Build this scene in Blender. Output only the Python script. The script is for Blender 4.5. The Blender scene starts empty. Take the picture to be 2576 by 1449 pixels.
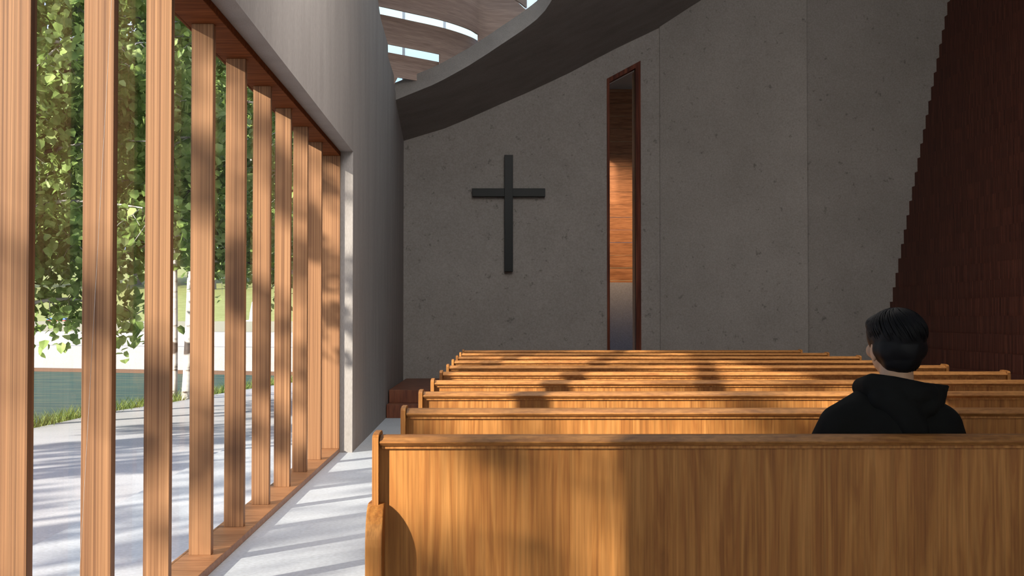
import bpy, bmesh, math, random
from mathutils import Vector, Matrix, noise as mnoise
D = bpy.data
scene = bpy.context.scene
C = scene.collection
PI = math.pi

# ------------------------------------------------------------------ camera
F_PX, W_PX, H_PX = 3300.0, 2576, 1449
cam_d = D.cameras.new('camera'); cam = D.objects.new('camera', cam_d); C.objects.link(cam)
cam_d.sensor_width = 36.0; cam_d.lens = F_PX / W_PX * 36.0
cam_d.clip_start = 0.05; cam_d.clip_end = 1000
CAM_Z = 1.2
cam.location = (0, 0, CAM_Z)
cam.rotation_euler = (math.radians(90 + 1.328), 0, math.radians(-0.712))
scene.camera = cam

# ------------------------------------------------------------------ light
SUN_DIR = Vector((0.905, 1.0, -0.487)).normalized()
sun_d = D.lights.new('sun', 'SUN'); sun = D.objects.new('sun', sun_d); C.objects.link(sun)
sun_d.energy = 12.0; sun_d.angle = math.radians(0.85); sun_d.color = (1.0, 0.92, 0.80)
sun.rotation_euler = SUN_DIR.to_track_quat('-Z', 'Y').to_euler()
sun.location = (-12, -12, 12)

world = D.worlds.new('sky'); scene.world = world; world.use_nodes = True
wn = world.node_tree; wn.nodes.clear()
def wnode(t, **k):
    n = wn.nodes.new(t)
    for a, b in k.items(): setattr(n, a, b)
    return n
w_tc = wnode('ShaderNodeTexCoord'); w_sep = wnode('ShaderNodeSeparateXYZ'); w_ramp = wnode('ShaderNodeValToRGB')
wn.links.new(w_tc.outputs['Generated'], w_sep.inputs[0]); wn.links.new(w_sep.outputs['Z'], w_ramp.inputs[0])
e = w_ramp.color_ramp.elements
e[0].position = 0.0; e[0].color = (0.56, 0.70, 1.0, 1)
e[1].position = 0.6; e[1].color = (0.34, 0.48, 0.90, 1)
w_noise = wnode('ShaderNodeTexNoise'); w_noise.inputs['Scale'].default_value = 2.2; w_noise.inputs['Detail'].default_value = 6
w_map = wnode('ShaderNodeMapping'); w_map.inputs['Scale'].default_value = (1, 1, 3)
wn.links.new(w_tc.outputs['Generated'], w_map.inputs[0]); wn.links.new(w_map.outputs[0], w_noise.inputs['Vector'])
w_cr = wnode('ShaderNodeValToRGB'); w_cr.color_ramp.elements[0].position = 0.45; w_cr.color_ramp.elements[1].position = 0.7
wn.links.new(w_noise.outputs['Fac'], w_cr.inputs[0])
w_mix = wnode('ShaderNodeMixRGB'); w_mix.inputs[2].default_value = (1.0, 1.0, 1.0, 1)
wn.links.new(w_cr.outputs[0], w_mix.inputs[0]); wn.links.new(w_ramp.outputs[0], w_mix.inputs[1])
w_bg = wnode('ShaderNodeBackground'); w_bg.inputs['Strength'].default_value = 1.5
w_out = wnode('ShaderNodeOutputWorld')
wn.links.new(w_mix.outputs[0], w_bg.inputs[0]); wn.links.new(w_bg.outputs[0], w_out.inputs[0])

vs = scene.view_settings
scene.display_settings.display_device = 'sRGB'
vs.view_transform = 'Standard'; vs.look = 'None'; vs.gamma = 1.0; vs.use_curve_mapping = False
vs.exposure = 0.0
# added fill lights behind and above the camera, brightening the room
rw_d = D.lights.new('rear_fill_light', 'AREA'); rw = D.objects.new('rear_fill_light', rw_d); C.objects.link(rw)
rw_d.shape = 'RECTANGLE'; rw_d.size = 7.0; rw_d.size_y = 4.4; rw_d.energy = 45; rw_d.color = (1.0, 0.80, 0.60)
rl_d = D.lights.new('roof_fill_light', 'AREA'); rl = D.objects.new('roof_fill_light', rl_d); C.objects.link(rl)
rl_d.shape = 'RECTANGLE'; rl_d.size = 3.0; rl_d.size_y = 4.0; rl_d.energy = 480; rl_d.color = (1.0, 0.95, 0.90)
rl.location = (0.7, 8.3, 5.95); rl.rotation_euler = (math.radians(38), 0, 0)  # added fill lamp below the ceiling, no roof opening here
rw.location = (3.2, -4.2, 2.9); rw.rotation_euler = (math.radians(90), 0, 0)
cy = scene.cycles
cy.max_bounces = 7; cy.diffuse_bounces = 4; cy.glossy_bounces = 3; cy.transmission_bounces = 4; cy.transparent_max_bounces = 12
cy.use_denoising = True
cy.sample_clamp_indirect = 4.0
cy.caustics_reflective = False; cy.caustics_refractive = False

# ------------------------------------------------------------------ materials
def new_mat(name):
    m = D.materials.new(name); m.use_nodes = True
    nt = m.node_tree
    return m, nt, nt.nodes['Principled BSDF']
def N(nt, t, **k):
    n = nt.nodes.new(t)
    for a, b in k.items():
        if a.startswith('i_'): n.inputs[a[2:]].default_value = b
        else: setattr(n, a, b)
    return n
def ramp(nt, stops):
    r = N(nt, 'ShaderNodeValToRGB'); el = r.color_ramp.elements
    while len(el) < len(stops): el.new(0.5)
    for q, (p, c) in zip(el, stops): q.position = p; q.color = (*c, 1)
    return r
def plain(name, col, rough=0.6, spec=0.3, metal=0.0):
    m, nt, b = new_mat(name)
    b.inputs['Base Color'].default_value = (*col, 1); b.inputs['Roughness'].default_value = rough
    b.inputs['Specular IOR Level'].default_value = spec; b.inputs['Metallic'].default_value = metal
    return m
def wood(name, dark, mid, light, grain=(16, 16, 0.9), fine=(120, 120, 1.5), rough=0.42, spec=0.35, fine_amt=0.35, warp=0.0, pts=(0.36, 0.5, 0.66)):
    m, nt, b = new_mat(name); L = nt.links
    tc = N(nt, 'ShaderNodeTexCoord')
    mp = N(nt, 'ShaderNodeMapping'); mp.inputs['Scale'].default_value = grain
    oi = N(nt, 'ShaderNodeObjectInfo')
    off = N(nt, 'ShaderNodeMath', operation='MULTIPLY'); off.inputs[1].default_value = 37.0
    L.new(oi.outputs['Random'], off.inputs[0])
    add = N(nt, 'ShaderNodeVectorMath', operation='ADD')
    L.new(tc.outputs['Object'], add.inputs[0]); L.new(off.outputs[0], add.inputs[1])
    L.new(add.outputs[0], mp.inputs[0])
    n1 = N(nt, 'ShaderNodeTexNoise'); n1.inputs['Scale'].default_value = 1; n1.inputs['Detail'].default_value = 5; n1.inputs['Distortion'].default_value = warp
    L.new(mp.outputs[0], n1.inputs['Vector'])
    r = ramp(nt, [(pts[0], dark), (pts[1], mid), (pts[2], light)])
    L.new(n1.outputs['Fac'], r.inputs[0])
    mp2 = N(nt, 'ShaderNodeMapping'); mp2.inputs['Scale'].default_value = fine
    L.new(add.outputs[0], mp2.inputs[0])
    n2 = N(nt, 'ShaderNodeTexNoise'); n2.inputs['Scale'].default_value = 1; n2.inputs['Detail'].default_value = 3
    L.new(mp2.outputs[0], n2.inputs['Vector'])
    r2 = ramp(nt, [(0.35, (1 - fine_amt,) * 3), (0.6, (1, 1, 1))])
    L.new(n2.outputs['Fac'], r2.inputs[0])
    mx = N(nt, 'ShaderNodeMixRGB', blend_type='MULTIPLY'); mx.inputs[0].default_value = 1
    L.new(r.outputs[0], mx.inputs[1]); L.new(r2.outputs[0], mx.inputs[2])
    L.new(mx.outputs[0], b.inputs['Base Color'])
    b.inputs['Roughness'].default_value = rough; b.inputs['Specular IOR Level'].default_value = spec
    bp = N(nt, 'ShaderNodeBump'); bp.inputs['Strength'].default_value = 0.08; bp.inputs['Distance'].default_value = 0.003
    L.new(n2.outputs['Fac'], bp.inputs['Height']); L.new(bp.outputs[0], b.inputs['Normal'])
    return m
def concrete(name, c0, c1, pit=(0.3, 0.3, 0.3), stretch=(1, 1, 1), rough=0.8, fine=45, pits=True):
    m, nt, b = new_mat(name); L = nt.links
    tc = N(nt, 'ShaderNodeTexCoord'); mp = N(nt, 'ShaderNodeMapping'); mp.inputs['Scale'].default_value = stretch
    L.new(tc.outputs['Object'], mp.inputs[0])
    n1 = N(nt, 'ShaderNodeTexNoise'); n1.inputs['Scale'].default_value = 1.3; n1.inputs['Detail'].default_value = 8; n1.inputs['Roughness'].default_value = 0.62
    L.new(mp.outputs[0], n1.inputs['Vector'])
    r = ramp(nt, [(0.25, c0), (0.75, c1)]); L.new(n1.outputs['Fac'], r.inputs[0])
    n2 = N(nt, 'ShaderNodeTexNoise'); n2.inputs['Scale'].default_value = fine; n2.inputs['Detail'].default_value = 2
    L.new(mp.outputs[0], n2.inputs['Vector'])
    r2 = ramp(nt, [(0.3, (0.86,) * 3), (0.7, (1.08,) * 3)]); L.new(n2.outputs['Fac'], r2.inputs[0])
    mx = N(nt, 'ShaderNodeMixRGB', blend_type='MULTIPLY'); mx.inputs[0].default_value = 1
    L.new(r.outputs[0], mx.inputs[1]); L.new(r2.outputs[0], mx.inputs[2])
    out = mx
    if pits:
        n3 = N(nt, 'ShaderNodeTexNoise'); n3.inputs['Scale'].default_value = 9; n3.inputs['Detail'].default_value = 5; n3.inputs['Roughness'].default_value = 0.7
        L.new(mp.outputs[0], n3.inputs['Vector'])
        r3 = ramp(nt, [(0.62, (0, 0, 0)), (0.68, (0.55,) * 3)]); L.new(n3.outputs['Fac'], r3.inputs[0])
        mx2 = N(nt, 'ShaderNodeMixRGB', blend_type='MULTIPLY'); mx2.inputs[2].default_value = (*pit, 1)
        L.new(r3.outputs[0], mx2.inputs[0]); L.new(mx.outputs[0], mx2.inputs[1]); out = mx2
    L.new(out.outputs[0], b.inputs['Base Color'])
    b.inputs['Roughness'].default_value = rough; b.inputs['Specular IOR Level'].default_value = 0.25
    bp = N(nt, 'ShaderNodeBump'); bp.inputs['Strength'].default_value = 0.15; bp.inputs['Distance'].default_value = 0.004
    L.new(n2.outputs['Fac'], bp.inputs['Height']); L.new(bp.outputs[0], b.inputs['Normal'])
    return m

M = {}
M['pew'] = wood('pew_wood', (0.31, 0.118, 0.029), (0.395, 0.163, 0.041), (0.47, 0.208, 0.058), grain=(17, 17, 1.5), fine=(150, 150, 3), fine_amt=0.28, warp=2.2, rough=0.5, spec=0.2)
M['pew_rail'] = wood('pew_rail_wood', (0.30, 0.122, 0.036), (0.38, 0.165, 0.048), (0.45, 0.205, 0.065), grain=(2.5, 22, 22), fine=(40, 60, 60), fine_amt=0.25, warp=2.0, rough=0.5, spec=0.15)
M['fin'] = wood('fin_wood', (0.19, 0.088, 0.040), (0.28, 0.137, 0.062), (0.36, 0.185, 0.086), grain=(110, 110, 0.2), fine=(420, 420, 0.8), fine_amt=0.4, spec=0.2, rough=0.5)
M['frame'] = wood('window_frame_wood', (0.26, 0.11, 0.045), (0.34, 0.155, 0.066), (0.42, 0.20, 0.09), grain=(2, 30, 30), fine=(8, 160, 160), fine_amt=0.3, warp=1.0)
M['header'] = wood('header_shade_wood', (0.11, 0.032, 0.010), (0.15, 0.045, 0.014), (0.20, 0.062, 0.02), grain=(2, 30, 30), fine=(8, 160, 160), fine_amt=0.3, warp=1.0, spec=0.04, rough=0.8)  # darker copy of the frame wood, soffit shade put into its colour
M['red'] = wood('dark_red_wood', (0.075, 0.02, 0.012), (0.13, 0.035, 0.018), (0.20, 0.06, 0.03), grain=(22, 22, 1.2), fine=(160, 160, 2), fine_amt=0.4, spec=0.12, rough=0.6)
M['platform'] = wood('platform_wood', (0.13, 0.038, 0.02), (0.19, 0.06, 0.028), (0.26, 0.09, 0.04), grain=(9, 9, 2), fine=(90, 90, 5), fine_amt=0.3)
M['baffle'] = wood('baffle_wood', (0.42, 0.30, 0.25), (0.48, 0.35, 0.29), (0.54, 0.40, 0.34), grain=(1.2, 1.2, 26), fine=(5, 5, 180), fine_amt=0.25)
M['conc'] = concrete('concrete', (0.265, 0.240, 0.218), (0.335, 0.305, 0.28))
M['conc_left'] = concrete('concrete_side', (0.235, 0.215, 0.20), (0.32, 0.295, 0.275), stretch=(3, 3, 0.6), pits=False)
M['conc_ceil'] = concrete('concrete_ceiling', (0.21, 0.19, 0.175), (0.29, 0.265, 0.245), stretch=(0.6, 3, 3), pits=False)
M['floor'] = concrete('floor_concrete', (0.42, 0.45, 0.48), (0.52, 0.55, 0.58), pits=False, rough=0.5)
M['terrace'] = concrete('terrace_concrete', (0.52, 0.54, 0.57), (0.60, 0.62, 0.65), pits=False, rough=0.7)
M['gravel'] = concrete('gravel', (0.48, 0.48, 0.50), (0.60, 0.60, 0.62), pits=False, rough=0.9, fine=55)
M['white_wall'] = concrete('white_render', (0.32, 0.315, 0.31), (0.38, 0.375, 0.37), pits=False)
M['grey_wall'] = plain('grey_render', (0.20, 0.20, 0.16), 0.5)
M['coping'] = plain('brown_stone', (0.13, 0.075, 0.05), 0.8)
M['field'] = concrete('meadow', (0.30, 0.33, 0.10), (0.42, 0.44, 0.17), pits=False, fine=8)
M['lawn'] = concrete('lawn', (0.10, 0.14, 0.04), (0.17, 0.22, 0.07), pits=False, fine=30)
M['black'] = plain('black_lacquer', (0.008, 0.010, 0.010), 0.4, 0.14)
M['skin'] = plain('skin', (0.50, 0.31, 0.20), 0.5)
M['hair'] = plain('black_hair', (0.006, 0.006, 0.007), 0.6, 0.18)
M['hoodie'] = plain('black_cotton', (0.010, 0.0105, 0.010), 0.95, 0.1)
M['trousers'] = plain('dark_denim', (0.014, 0.016, 0.022), 0.9, 0.1)
M['shoe'] = plain('black_leather', (0.012, 0.012, 0.012), 0.45)
M['eye'] = plain('eye_white', (0.6, 0.58, 0.55), 0.2)
M['steel'] = plain('steel_cable', (0.6, 0.62, 0.65), 0.3, 0.5, 1.0)
M['wire'] = plain('pale_wire', (0.30, 0.29, 0.28), 0.6)
M['blue'] = plain('blue_paint', (0.08, 0.17, 0.42), 0.5)
M['redpaint'] = plain('red_paint', (0.55, 0.08, 0.07), 0.5)
M['white'] = plain('white_stone', (0.72, 0.72, 0.72), 0.6)

def right_wall_mat():
    m, nt, b = new_mat('shingle_wood'); L = nt.links
    tc = N(nt, 'ShaderNodeTexCoord'); sp = N(nt, 'ShaderNodeSeparateXYZ'); L.new(tc.outputs['Object'], sp.inputs[0])
    dv = N(nt, 'ShaderNodeMath', operation='DIVIDE'); dv.inputs[1].default_value = 0.205; L.new(sp.outputs['Z'], dv.inputs[0])
    fl = N(nt, 'ShaderNodeMath', operation='FLOOR'); L.new(dv.outputs[0], fl.inputs[0])
    k = N(nt, 'ShaderNodeMath', operation='MULTIPLY'); k.inputs[1].default_value = 7.31; L.new(fl.outputs[0], k.inputs[0])
    z2 = N(nt, 'ShaderNodeMath', operation='MULTIPLY'); z2.inputs[1].default_value = 0.6; L.new(sp.outputs['Z'], z2.inputs[0])
    zz = N(nt, 'ShaderNodeMath', operation='ADD'); L.new(k.outputs[0], zz.inputs[0]); L.new(z2.outputs[0], zz.inputs[1])
    y2 = N(nt, 'ShaderNodeMath', operation='MULTIPLY'); y2.inputs[1].default_value = 22; L.new(sp.outputs['Y'], y2.inputs[0])
    cb = N(nt, 'ShaderNodeCombineXYZ'); L.new(y2.outputs[0], cb.inputs['Y']); L.new(zz.outputs[0], cb.inputs['Z'])
    n1 = N(nt, 'ShaderNodeTexNoise'); n1.inputs['Scale'].default_value = 1; n1.inputs['Detail'].default_value = 4; n1.inputs['Roughness'].default_value = 0.8
    L.new(cb.outputs[0], n1.inputs['Vector'])
    r = ramp(nt, [(0.33, (0.032, 0.008, 0.005)), (0.5, (0.072, 0.020, 0.011)), (0.68, (0.15, 0.045, 0.025))])
    L.new(n1.outputs['Fac'], r.inputs[0]); L.new(r.outputs[0], b.inputs['Base Color'])
    b.inputs['Roughness'].default_value = 0.55; b.inputs['Specular IOR Level'].default_value = 0.25
    return m
M['shingle'] = right_wall_mat()

def leaf_mat(name, c0, c1, c2):
    m = D.materials.new(name); m.use_nodes = True; nt = m.node_tree; nt.nodes.clear(); L = nt.links
    g = N(nt, 'ShaderNodeNewGeometry')
    n1 = N(nt, 'ShaderNodeTexNoise'); n1.inputs['Scale'].default_value = 4.5; n1.inputs['Detail'].default_value = 3
    L.new(g.outputs['Position'], n1.inputs['Vector'])
    r = ramp(nt, [(0.33, c0), (0.5, c1), (0.66, c2)]); L.new(n1.outputs['Fac'], r.inputs[0])
    d = N(nt, 'ShaderNodeBsdfPrincipled'); d.inputs['Roughness'].default_value = 0.45; d.inputs['Specular IOR Level'].default_value = 0.3
    t = N(nt, 'ShaderNodeBsdfTranslucent')
    L.new(r.outputs[0], d.inputs['Base Color']); L.new(r.outputs[0], t.inputs['Color'])
    mx = N(nt, 'ShaderNodeMixShader'); mx.inputs[0].default_value = 0.35
    o = N(nt, 'ShaderNodeOutputMaterial')
    L.new(d.outputs[0], mx.inputs[1]); L.new(t.outputs[0], mx.inputs[2]); L.new(mx.outputs[0], o.inputs[0])
    return m
M['leaf'] = leaf_mat('poplar_leaf', (0.12, 0.20, 0.05), (0.25, 0.36, 0.10), (0.42, 0.52, 0.20))
M['leaf_far'] = leaf_mat('far_leaf', (0.08, 0.13, 0.035), (0.16, 0.24, 0.06), (0.27, 0.35, 0.11))
M['grass'] = leaf_mat('grass_blade', (0.10, 0.17, 0.03), (0.20, 0.27, 0.06), (0.34, 0.38, 0.12))

def birch_mat():
    m, nt, b = new_mat('birch_bark'); L = nt.links
    tc = N(nt, 'ShaderNodeTexCoord'); mp = N(nt, 'ShaderNodeMapping'); mp.inputs['Scale'].default_value = (5, 5, 16)
    L.new(tc.outputs['Object'], mp.inputs[0])
    n1 = N(nt, 'ShaderNodeTexNoise'); n1.inputs['Scale'].default_value = 1; n1.inputs['Detail'].default_value = 4
    L.new(mp.outputs[0], n1.inputs['Vector'])
    r = ramp(nt, [(0.30, (0.05, 0.04, 0.035)), (0.42, (0.48, 0.45, 0.42)), (0.7, (0.64, 0.61, 0.59))]); L.new(n1.outputs['Fac'], r.inputs[0])
    n2 = N(nt, 'ShaderNodeTexNoise'); n2.inputs['Scale'].default_value = 1.9; n2.inputs['Detail'].default_value = 1
    L.new(tc.outputs['Object'], n2.inputs['Vector'])
    r2 = ramp(nt, [(0.38, (0.12, 0.09, 0.08)), (0.42, (1, 1, 1))]); L.new(n2.outputs['Fac'], r2.inputs[0])
    mx = N(nt, 'ShaderNodeMixRGB', blend_type='MULTIPLY'); mx.inputs[0].default_value = 1
    L.new(r.outputs[0], mx.inputs[1]); L.new(r2.outputs[0], mx.inputs[2]); L.new(mx.outputs[0], b.inputs['Base Color'])
    b.inputs['Roughness'].default_value = 0.7
    return m
M['birch'] = birch_mat()
M['branch'] = plain('grey_twig', (0.30, 0.26, 0.23), 0.8)

def water_mat():
    m = D.materials.new('pond_water'); m.use_nodes = True; nt = m.node_tree; nt.nodes.clear(); L = nt.links
    tc = N(nt, 'ShaderNodeTexCoord'); mp = N(nt, 'ShaderNodeMapping'); mp.inputs['Scale'].default_value = (0.7, 5, 1)
    L.new(tc.outputs['Object'], mp.inputs[0])
    n1 = N(nt, 'ShaderNodeTexNoise'); n1.inputs['Scale'].default_value = 1.6; n1.inputs['Detail'].default_value = 5
    L.new(mp.outputs[0], n1.inputs['Vector'])
    bp = N(nt, 'ShaderNodeBump'); bp.inputs['Strength'].default_value = 0.6; bp.inputs['Distance'].default_value = 0.08
    L.new(n1.outputs['Fac'], bp.inputs['Height'])
    r = ramp(nt, [(0.35, (0.03, 0.075, 0.075)), (0.5, (0.06, 0.12, 0.095)), (0.65, (0.11, 0.14, 0.09))]); L.new(n1.outputs['Fac'], r.inputs[0])
    d = N(nt, 'ShaderNodeBsdfDiffuse'); L.new(r.outputs[0], d.inputs['Color'])
    g = N(nt, 'ShaderNodeBsdfGlossy'); g.inputs['Roughness'].default_value = 0.12; L.new(bp.outputs[0], g.inputs['Normal'])
    mx = N(nt, 'ShaderNodeMixShader'); mx.inputs[0].default_value = 0.10; o = N(nt, 'ShaderNodeOutputMaterial')
    L.new(d.outputs[0], mx.inputs[1]); L.new(g.outputs[0], mx.inputs[2]); L.new(mx.outputs[0], o.inputs[0])
    return m
M['water'] = water_mat()

def glass_mat(name, tint, refl=1.0, rough=0.0):
    m = D.materials.new(name); m.use_nodes = True; nt = m.node_tree; nt.nodes.clear(); L = nt.links
    fr = N(nt, 'ShaderNodeFresnel'); fr.inputs['IOR'].default_value = 1.45
    ml = N(nt, 'ShaderNodeMath', operation='MULTIPLY'); ml.inputs[1].default_value = refl; L.new(fr.outputs[0], ml.inputs[0])
    t = N(nt, 'ShaderNodeBsdfTransparent'); t.inputs[0].default_value = (*tint, 1)
    g = N(nt, 'ShaderNodeBsdfGlossy'); g.inputs['Roughness'].default_value = rough
    mx = N(nt, 'ShaderNodeMixShader'); o = N(nt, 'ShaderNodeOutputMaterial')
    L.new(ml.outputs[0], mx.inputs[0]); L.new(t.outputs[0], mx.inputs[1]); L.new(g.outputs[0], mx.inputs[2]); L.new(mx.outputs[0], o.inputs[0])
    return m
M['glass'] = glass_mat('clear_glass', (0.98, 0.985, 0.98), 0.12)
M['skyglass'] = glass_mat('tinted_glass', (0.86, 0.97, 0.95), 0.6)
def frosted():
    m = D.materials.new('frosted_glass'); m.use_nodes = True; nt = m.node_tree; nt.nodes.clear(); L = nt.links
    r = N(nt, 'ShaderNodeBsdfRefraction'); r.inputs['Roughness'].default_value = 0.12; r.inputs['IOR'].default_value = 1.02
    r.inputs['Color'].default_value = (0.72, 0.66, 0.64, 1)
    o = N(nt, 'ShaderNodeOutputMaterial'); L.new(r.outputs[0], o.inputs[0])
    return m
M['frosted'] = frosted()
def milk():
    m = D.materials.new('milk_glass'); m.use_nodes = True; nt = m.node_tree; nt.nodes.clear(); L = nt.links
    r = N(nt, 'ShaderNodeBsdfTranslucent'); r.inputs['Color'].default_value = (0.76, 0.80, 0.79, 1)
    o = N(nt, 'ShaderNodeOutputMaterial'); L.new(r.outputs[0], o.inputs[0])
    return m
M['milk'] = milk()

# ------------------------------------------------------------------ geometry helpers
def tag(o, label=None, cat=None, group=None, kind=None):
    if label: o['label'] = label
    if cat: o['category'] = cat
    if group: o['group'] = group
    if kind: o['kind'] = kind
    return o
def empty(name, loc=(0, 0, 0), rz=0):
    o = D.objects.new(name, None); C.objects.link(o); o.location = loc; o.rotation_euler = (0, 0, rz)
    o.empty_display_size = 0.1
    return o
def obj(name, bm, mat, parent=None, smooth=False, bevel=0, loc=None, rz=0):
    me = D.meshes.new(name)
    bmesh.ops.recalc_face_normals(bm, faces=bm.faces)
    bm.to_mesh(me); bm.free()
    me.materials.append(mat)
    if smooth:
        for p in me.polygons: p.use_smooth = True
    o = D.objects.new(name, me); C.objects.link(o)
    if parent: o.parent = parent
    if loc: o.location = loc
    if rz: o.rotation_euler = (0, 0, rz)
    if bevel:
        b = o.modifiers.new('bevel', 'BEVEL'); b.width = bevel; b.segments = 2; b.limit_method = 'ANGLE'; b.angle_limit = 0.6
    return o
def BM(): return bmesh.new()
def add_box(bm, x0, x1, y0, y1, z0, z1, mat=None):
    vs_ = [bm.verts.new((x, y, z)) for x in (x0, x1) for y in (y0, y1) for z in (z0, z1)]
    if mat is not None:
        for v in vs_: v.co = mat @ v.co
    for f in ((0, 1, 3, 2), (4, 6, 7, 5), (0, 4, 5, 1), (2, 3, 7, 6), (0, 2, 6, 4), (1, 5, 7, 3)):
        bm.faces.new([vs_[i] for i in f])
    return vs_
def add_prism(bm, poly, axis, a, b):
    """poly: list of 2D points, extruded along axis from a to b. axis 'x': poly=(y,z); 'y': (x,z); 'z': (x,y)"""
    def P(p, t):
        if axis == 'x': return (t, p[0], p[1])
        if axis == 'y': return (p[0], t, p[1])
        return (p[0], p[1], t)
    A = [bm.verts.new(P(p, a)) for p in poly]; B = [bm.verts.new(P(p, b)) for p in poly]
    bm.faces.new(A); bm.faces.new(B[::-1])
    n = len(poly)
    for i in range(n): bm.faces.new((A[i], A[(i + 1) % n], B[(i + 1) % n], B[i]))
def add_tube(bm, pts, radii, seg=8, cap=True):
    rings = []
    pts = [Vector(p) for p in pts]
    ref = None
    for i, p in enumerate(pts):
        d = (pts[min(i + 1, len(pts) - 1)] - pts[max(i - 1, 0)]).normalized()
        if ref is None:
            ref = d.orthogonal().normalized()
        else:
            ref = (ref - d * ref.dot(d)).normalized()
        s = d.cross(ref)
        r = radii[i] if hasattr(radii, '__len__') else radii
        rings.append([bm.verts.new(p + (ref * math.cos(2 * PI * k / seg) + s * math.sin(2 * PI * k / seg)) * r) for k in range(seg)])
    for a, b in zip(rings, rings[1:]):
        for k in range(seg): bm.faces.new((a[k], a[(k + 1) % seg], b[(k + 1) % seg], b[k]))
    if cap: bm.faces.new(rings[0][::-1]); bm.faces.new(rings[-1])
def add_ball(bm, c, r, rot=None, sub=3):
    r = r if hasattr(r, '__len__') else (r, r, r)
    mt = Matrix.Translation(c) @ (rot.to_4x4() if rot else Matrix.Identity(4)) @ Matrix.Diagonal((*r, 1))
    bmesh.ops.create_icosphere(bm, subdivisions=sub, radius=1, matrix=mt)
def add_capsule(bm, a, b, ra, rb, seg=16):
    a = Vector(a); b = Vector(b)
    add_ball(bm, a, ra); add_ball(bm, b, rb)
    add_tube(bm, [a, b], [ra, rb], seg)
def remesh(o, vox, sm=4):
    r = o.modifiers.new('remesh', 'REMESH'); r.mode = 'VOXEL'; r.voxel_size = vox; r.use_smooth_shade = True
    s = o.modifiers.new('smooth', 'SMOOTH'); s.factor = 0.5; s.iterations = sm
def lerp(a, b, t): return a + (b - a) * t
def interp(tab, x):
    if x <= tab[0][0]:
        (a, b), (c, d) = tab[0], tab[1]
        return b + (x - a) * (d - b) / (c - a)
    for (a, b), (c, d) in zip(tab, tab[1:]):
        if x <= c: return b + (x - a) * (d - b) / (c - a)
    (a, b), (c, d) = tab[-2], tab[-1]
    return d + (x - c) * (d - b) / (c - a)

# ------------------------------------------------------------------ shell
WROT = math.atan(0.0097)                       # the window wall runs half a degree off the pews' axis
bm = BM()
add_prism(bm, [(-1.484 + 4.6 * 0.0097, -4.6), (8.3, -4.6), (8.3, 19.85), (-1.484 - 19.85 * 0.0097, 19.85)], 'z', -0.25, 0.0)
tag(obj('floor', bm, M['floor']), 'pale grey concrete floor of the chapel', kind='structure')

HEAD = 2.70; V0, V1 = 1.49, 11.80; UIN, UOUT = -1.169, -1.484
wall_top = [(-4.3, 7.95), (0, 7.2), (9, 5.68), (14.5, 4.75), (14.95, 4.62), (16.07, 4.57), (16.1, 4.42), (17.3, 4.38), (17.32, 4.23), (17.8, 4.20), (19.8, 3.95)]
poly = [(-4.3, 0), (V0, 0), (V0, HEAD), (V1, HEAD), (V1, 0), (19.8, 0)] + wall_top[::-1]
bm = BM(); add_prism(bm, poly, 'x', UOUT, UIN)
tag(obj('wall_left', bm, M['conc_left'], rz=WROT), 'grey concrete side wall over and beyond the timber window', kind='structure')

# ceiling: a folded concrete soffit that climbs to the right and towards the camera, with a rounded light well
ZB = [(-1.7, 3.70), (-1.363, 3.815), (-0.766, 3.996), (-0.4, 4.148), (0.035, 4.346), (0.468, 4.534), (1.07, 4.817), (1.75, 5.18), (2.44, 5.507), (3.08, 5.83), (4.5, 6.45), (8, 7.9)]
def ceil_z(x, y): return interp(ZB, x) + 0.17 * (19.3 - y)
hole = [(-1.62, 17.57), (-1.34, 17.52), (-0.85, 17.38), (-0.36, 17.2), (-0.1, 17.07), (0.134, 16.93), (0.35, 16.79), (0.52, 16.64), (0.62, 16.48), (0.68, 16.3), (0.76, 16.0), (0.80, 15.6), (0.80, 15.1),
        (0.74, 14.5), (0.6, 13.9), (0.35, 13.4), (0.0, 13.0), (-0.5, 12.7), (-1.0, 12.55), (-1.62, 12.5), (-1.62, 13.5), (-1.62, 14.5), (-1.62, 15.5), (-1.62, 16.5)]
def rect_hit(cx, cy_, dx, dy, x0, x1, y0, y1):
    t = 1e9
    if dx > 0: t = min(t, (x1 - cx) / dx)
    if dx < 0: t = min(t, (x0 - cx) / dx)
    if dy > 0: t = min(t, (y1 - cy_) / dy)
    if dy < 0: t = min(t, (y0 - cy_) / dy)
    return cx + dx * t, cy_ + dy * t
def dense(loop, n=3):
    out = []
    for (a, b), (c, d) in zip(loop, loop[1:] + loop[:1]):
        for k in range(n): out.append((lerp(a, c, k / n), lerp(b, d, k / n)))
    return out
hd = dense(hole, 3)
cxh, cyh = -0.6, 15.1
CX0, CX1, CY0, CY1 = -1.75, 8.2, -4.4, 19.85
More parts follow.
